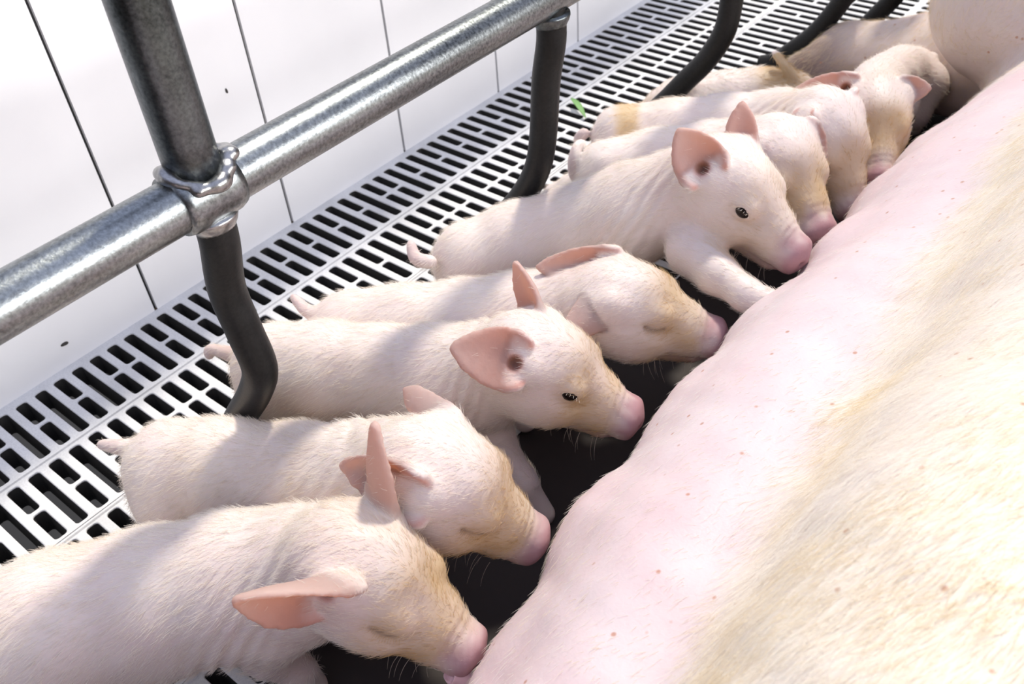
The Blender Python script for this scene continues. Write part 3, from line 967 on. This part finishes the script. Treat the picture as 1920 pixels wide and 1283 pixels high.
    link_mesh('teat', tv, tf, MAT_SOW, parent=ob, attrs={'pink': np.full(len(tv), 0.9)})
    fl = np.zeros_like(V); fl[:] = (-0.35, -0.8, -0.25)
    dens = (0.10+0.9*tan)*(V[:, 1] > -0.05)*(V[:, 1] < 1.5)*(N[:, 2] > -0.4)*(V[:, 0] < 0.16)*np.clip(0.75/np.maximum(V[:, 1], 0.2), 0.3, 2.5)
    ln = 0.008+0.006*tan
    htan = np.clip(0.15+0.65*cheap_noise(V, 26, 4)+0.25*cheap_noise(V, 60, 14), 0, 1)
    htan = np.maximum(htan, 0.9*sm(0.92, 1.05, V[:, 1]))
    fur('bristles', V, F, N, fl, ln, 80000, MAT_BRISTLE, ob, htan, keep=dens, radius=0.00008, lift=0.28, seed=77)
    return ob
build_sow()

# ------------------------------------------------------------------ the farrowing crate: rail, post, bent bars
def build_crate():
    xr, zr = -0.463, 0.341
    root = bpy.data.objects.new('farrowing_crate', None)
    root.location = (xr, 0.24, 0)
    COL.objects.link(root)
    tag(root, 'grey steel crate rail with upright post and bent bars above the piglets', 'pen rail')
    off = np.array([xr, 0.24, 0])
    def part(name, path, radii, mat, sides=28):
        v, fc = tube(path, radii, sides)
        v = [q-off for q in v]
        return link_mesh(name, v, fc, mat, parent=root)
    R, r = 0.0172, 0.0130
    ysr = np.linspace(-0.35, 2.6, 40)
    part('rail', [(xr, y, zr) for y in ysr], [R]*40, MAT_RAIL, 40)
    yp = at(362, 352, zr)[1]
    part('post', [(xr, yp, z) for z in np.linspace(zr+0.004, 0.80, 14)], [0.0170]*14, MAT_POST, 36)
    # saddle where the post is welded to the rail
    sv, sf = tube([(xr, yp+t, zr) for t in np.linspace(-0.021, 0.021, 10)], [R+0.0022, R+0.0034, R+0.0036, R+0.0034, R+0.0032, R+0.0032, R+0.0034, R+0.0036, R+0.0034, R+0.0020], 36)
    link_mesh('saddle', [q-off for q in sv], sf, MAT_RAIL, parent=root)
    wf_ = Field((xr-0.032, yp-0.032, zr-0.004), (xr+0.032, yp+0.032, zr+0.034), 0.0009)
    for k in range(34):
        a = 2*math.pi*k/34
        rr = 0.0188+0.0010*math.sin(5*a+1)
        x, y = rr*math.cos(a), rr*math.sin(a)
        z = max(math.sqrt(max((R+0.0035)**2-min(abs(x), R)**2, 0)), 0.003)
        q = 0.0036+0.0010*math.sin(3*a+0.6)+0.0004*math.sin(7*a)
        wf_.ell((xr+x, yp+y, zr+z), (q*1.15, q*1.15, q*1.1), None, 0.003)
    for dx_, dy_, dz_, q in ((0.010, 0.020, 0.020, 0.0062), (0.002, 0.023, 0.019, 0.0050), (0.016, 0.013, 0.016, 0.0050), (0.017, -0.010, 0.012, 0.0046)):
        wf_.ell((xr+dx_, yp+dy_, zr+dz_), (q, q*1.1, q*0.8), None, 0.003)
    v, fc = wf_.mesh(5)
    link_mesh('weld_bead', v-off, fc, MAT_WELD, parent=root)
    bars = [
        (0.245, [(405, 405), (410, 445), (425, 540), (458, 620), (487, 690), (478, 735), (455, 775), (425, 825)]),
        (0.597, [(1040, 30), (1034, 70), (1024, 150), (1018, 260), (1006, 320), (978, 370), (940, 412), (900, 455)]),
        (0.930, [(1385, -130), (1378, -60), (1372, 0), (1358, 60), (1325, 112), (1285, 152), (1245, 192), (1200, 230)]),
        (1.220, [(1640, -140), (1615, -60), (1580, 0), (1530, 60), (1480, 98), (1450, 116), (1428, 124)]),
        (1.330, [(1800, -170), (1750, -90), (1705, -40), (1672, 0), (1640, 32), (1600, 75)]),
    ]
    for y, px in bars:
        P = [at_y(a, b, y) for a, b in px]
        P[0] = np.array([P[1][0]*0.5+xr*0.5, y, zr-0.006])
        P = [np.array([p[0], p[1], max(p[2], 0.004)]) for p in P]
        path = catmull(P, 40)
        part('bent_bar', path, [r]*40, MAT_FINGER, 28)
        # weld collar under the rail
        t = np.array([(path[0]*(1-k)+np.array([P[1][0], y, zr-0.026])*k) for k in np.linspace(0.45, 1.0, 6)])
        part('weld_collar', t, [r+0.0040, r+0.0042, r+0.0034, r+0.0026, r+0.0012, r+0.0002], MAT_WELD if y < 0.3 else MAT_POST, 24)
build_crate()

# ------------------------------------------------------------------ small bits on the floor and the boards
def build_bits():
    M = Nodes('green_leaf').set(Base_Color=(0.16, 0.34, 0.10), Roughness=0.6).mat
    a, b = at(1070, 185, 0.006), at(1098, 222, 0.004)
    w = nrm(np.cross(b-a, [0, 0, 1]))
    V, Fc = [], []
    n = 12
    for side in (1, -1):
        for i in range(n):
            t = i/(n-1)
            c = a*(1-t)+b*t+np.array([0, 0, 0.005*math.sin(math.pi*t)])
            hw = 0.0045*math.sin(math.pi*min(0.98, 0.03+t*0.95))**0.8
            for j in (-1, 0, 1):
                V.append(c+w*hw*j+np.array([0, 0, 0.0012*abs(j)+0.0004*side]))
    for i in range(n-1):
        for j in range(2):
            q = i*3+j
            Fc.append((q, q+1, q+4, q+3))
            q += n*3
            Fc.append((q, q+3, q+4, q+1))
    o = link_mesh('leaf_scrap', V, Fc, M)
    tag(o, 'small green leaf scrap on the slats behind the yellow-patched piglet', 'leaf')
    D = Nodes('dried_dirt').set(Base_Color=(0.05, 0.045, 0.04), Roughness=0.9).mat
    for k, (px, py, sy, sz, lb) in enumerate(((120, 645, 0.0042, 0.0020, 'larger dark dirt speck low on the white boards below the rail'),
                                               (424, 170, 0.0013, 0.0030, 'tiny upright dirt speck on the white boards above the rail'))):
        d = ray(px, py)
        p = EYE+d*((X_WALL-EYE[0])/d[0])
        fd = Field(p-0.008, p+0.008, 0.0006)
        fd.ell(p+np.array([0.0004, 0, 0]), (0.0012, sy, sz), None, 0.001)
        fd.ell(p+np.array([0.0004, sy*0.5, -sz*0.4]), (0.0012, sy*0.6, sz*0.7), None, 0.001)
        v, fc = fd.mesh(1)
        tag(link_mesh('dirt_speck', v, fc, D), lb, 'dirt')
build_bits()
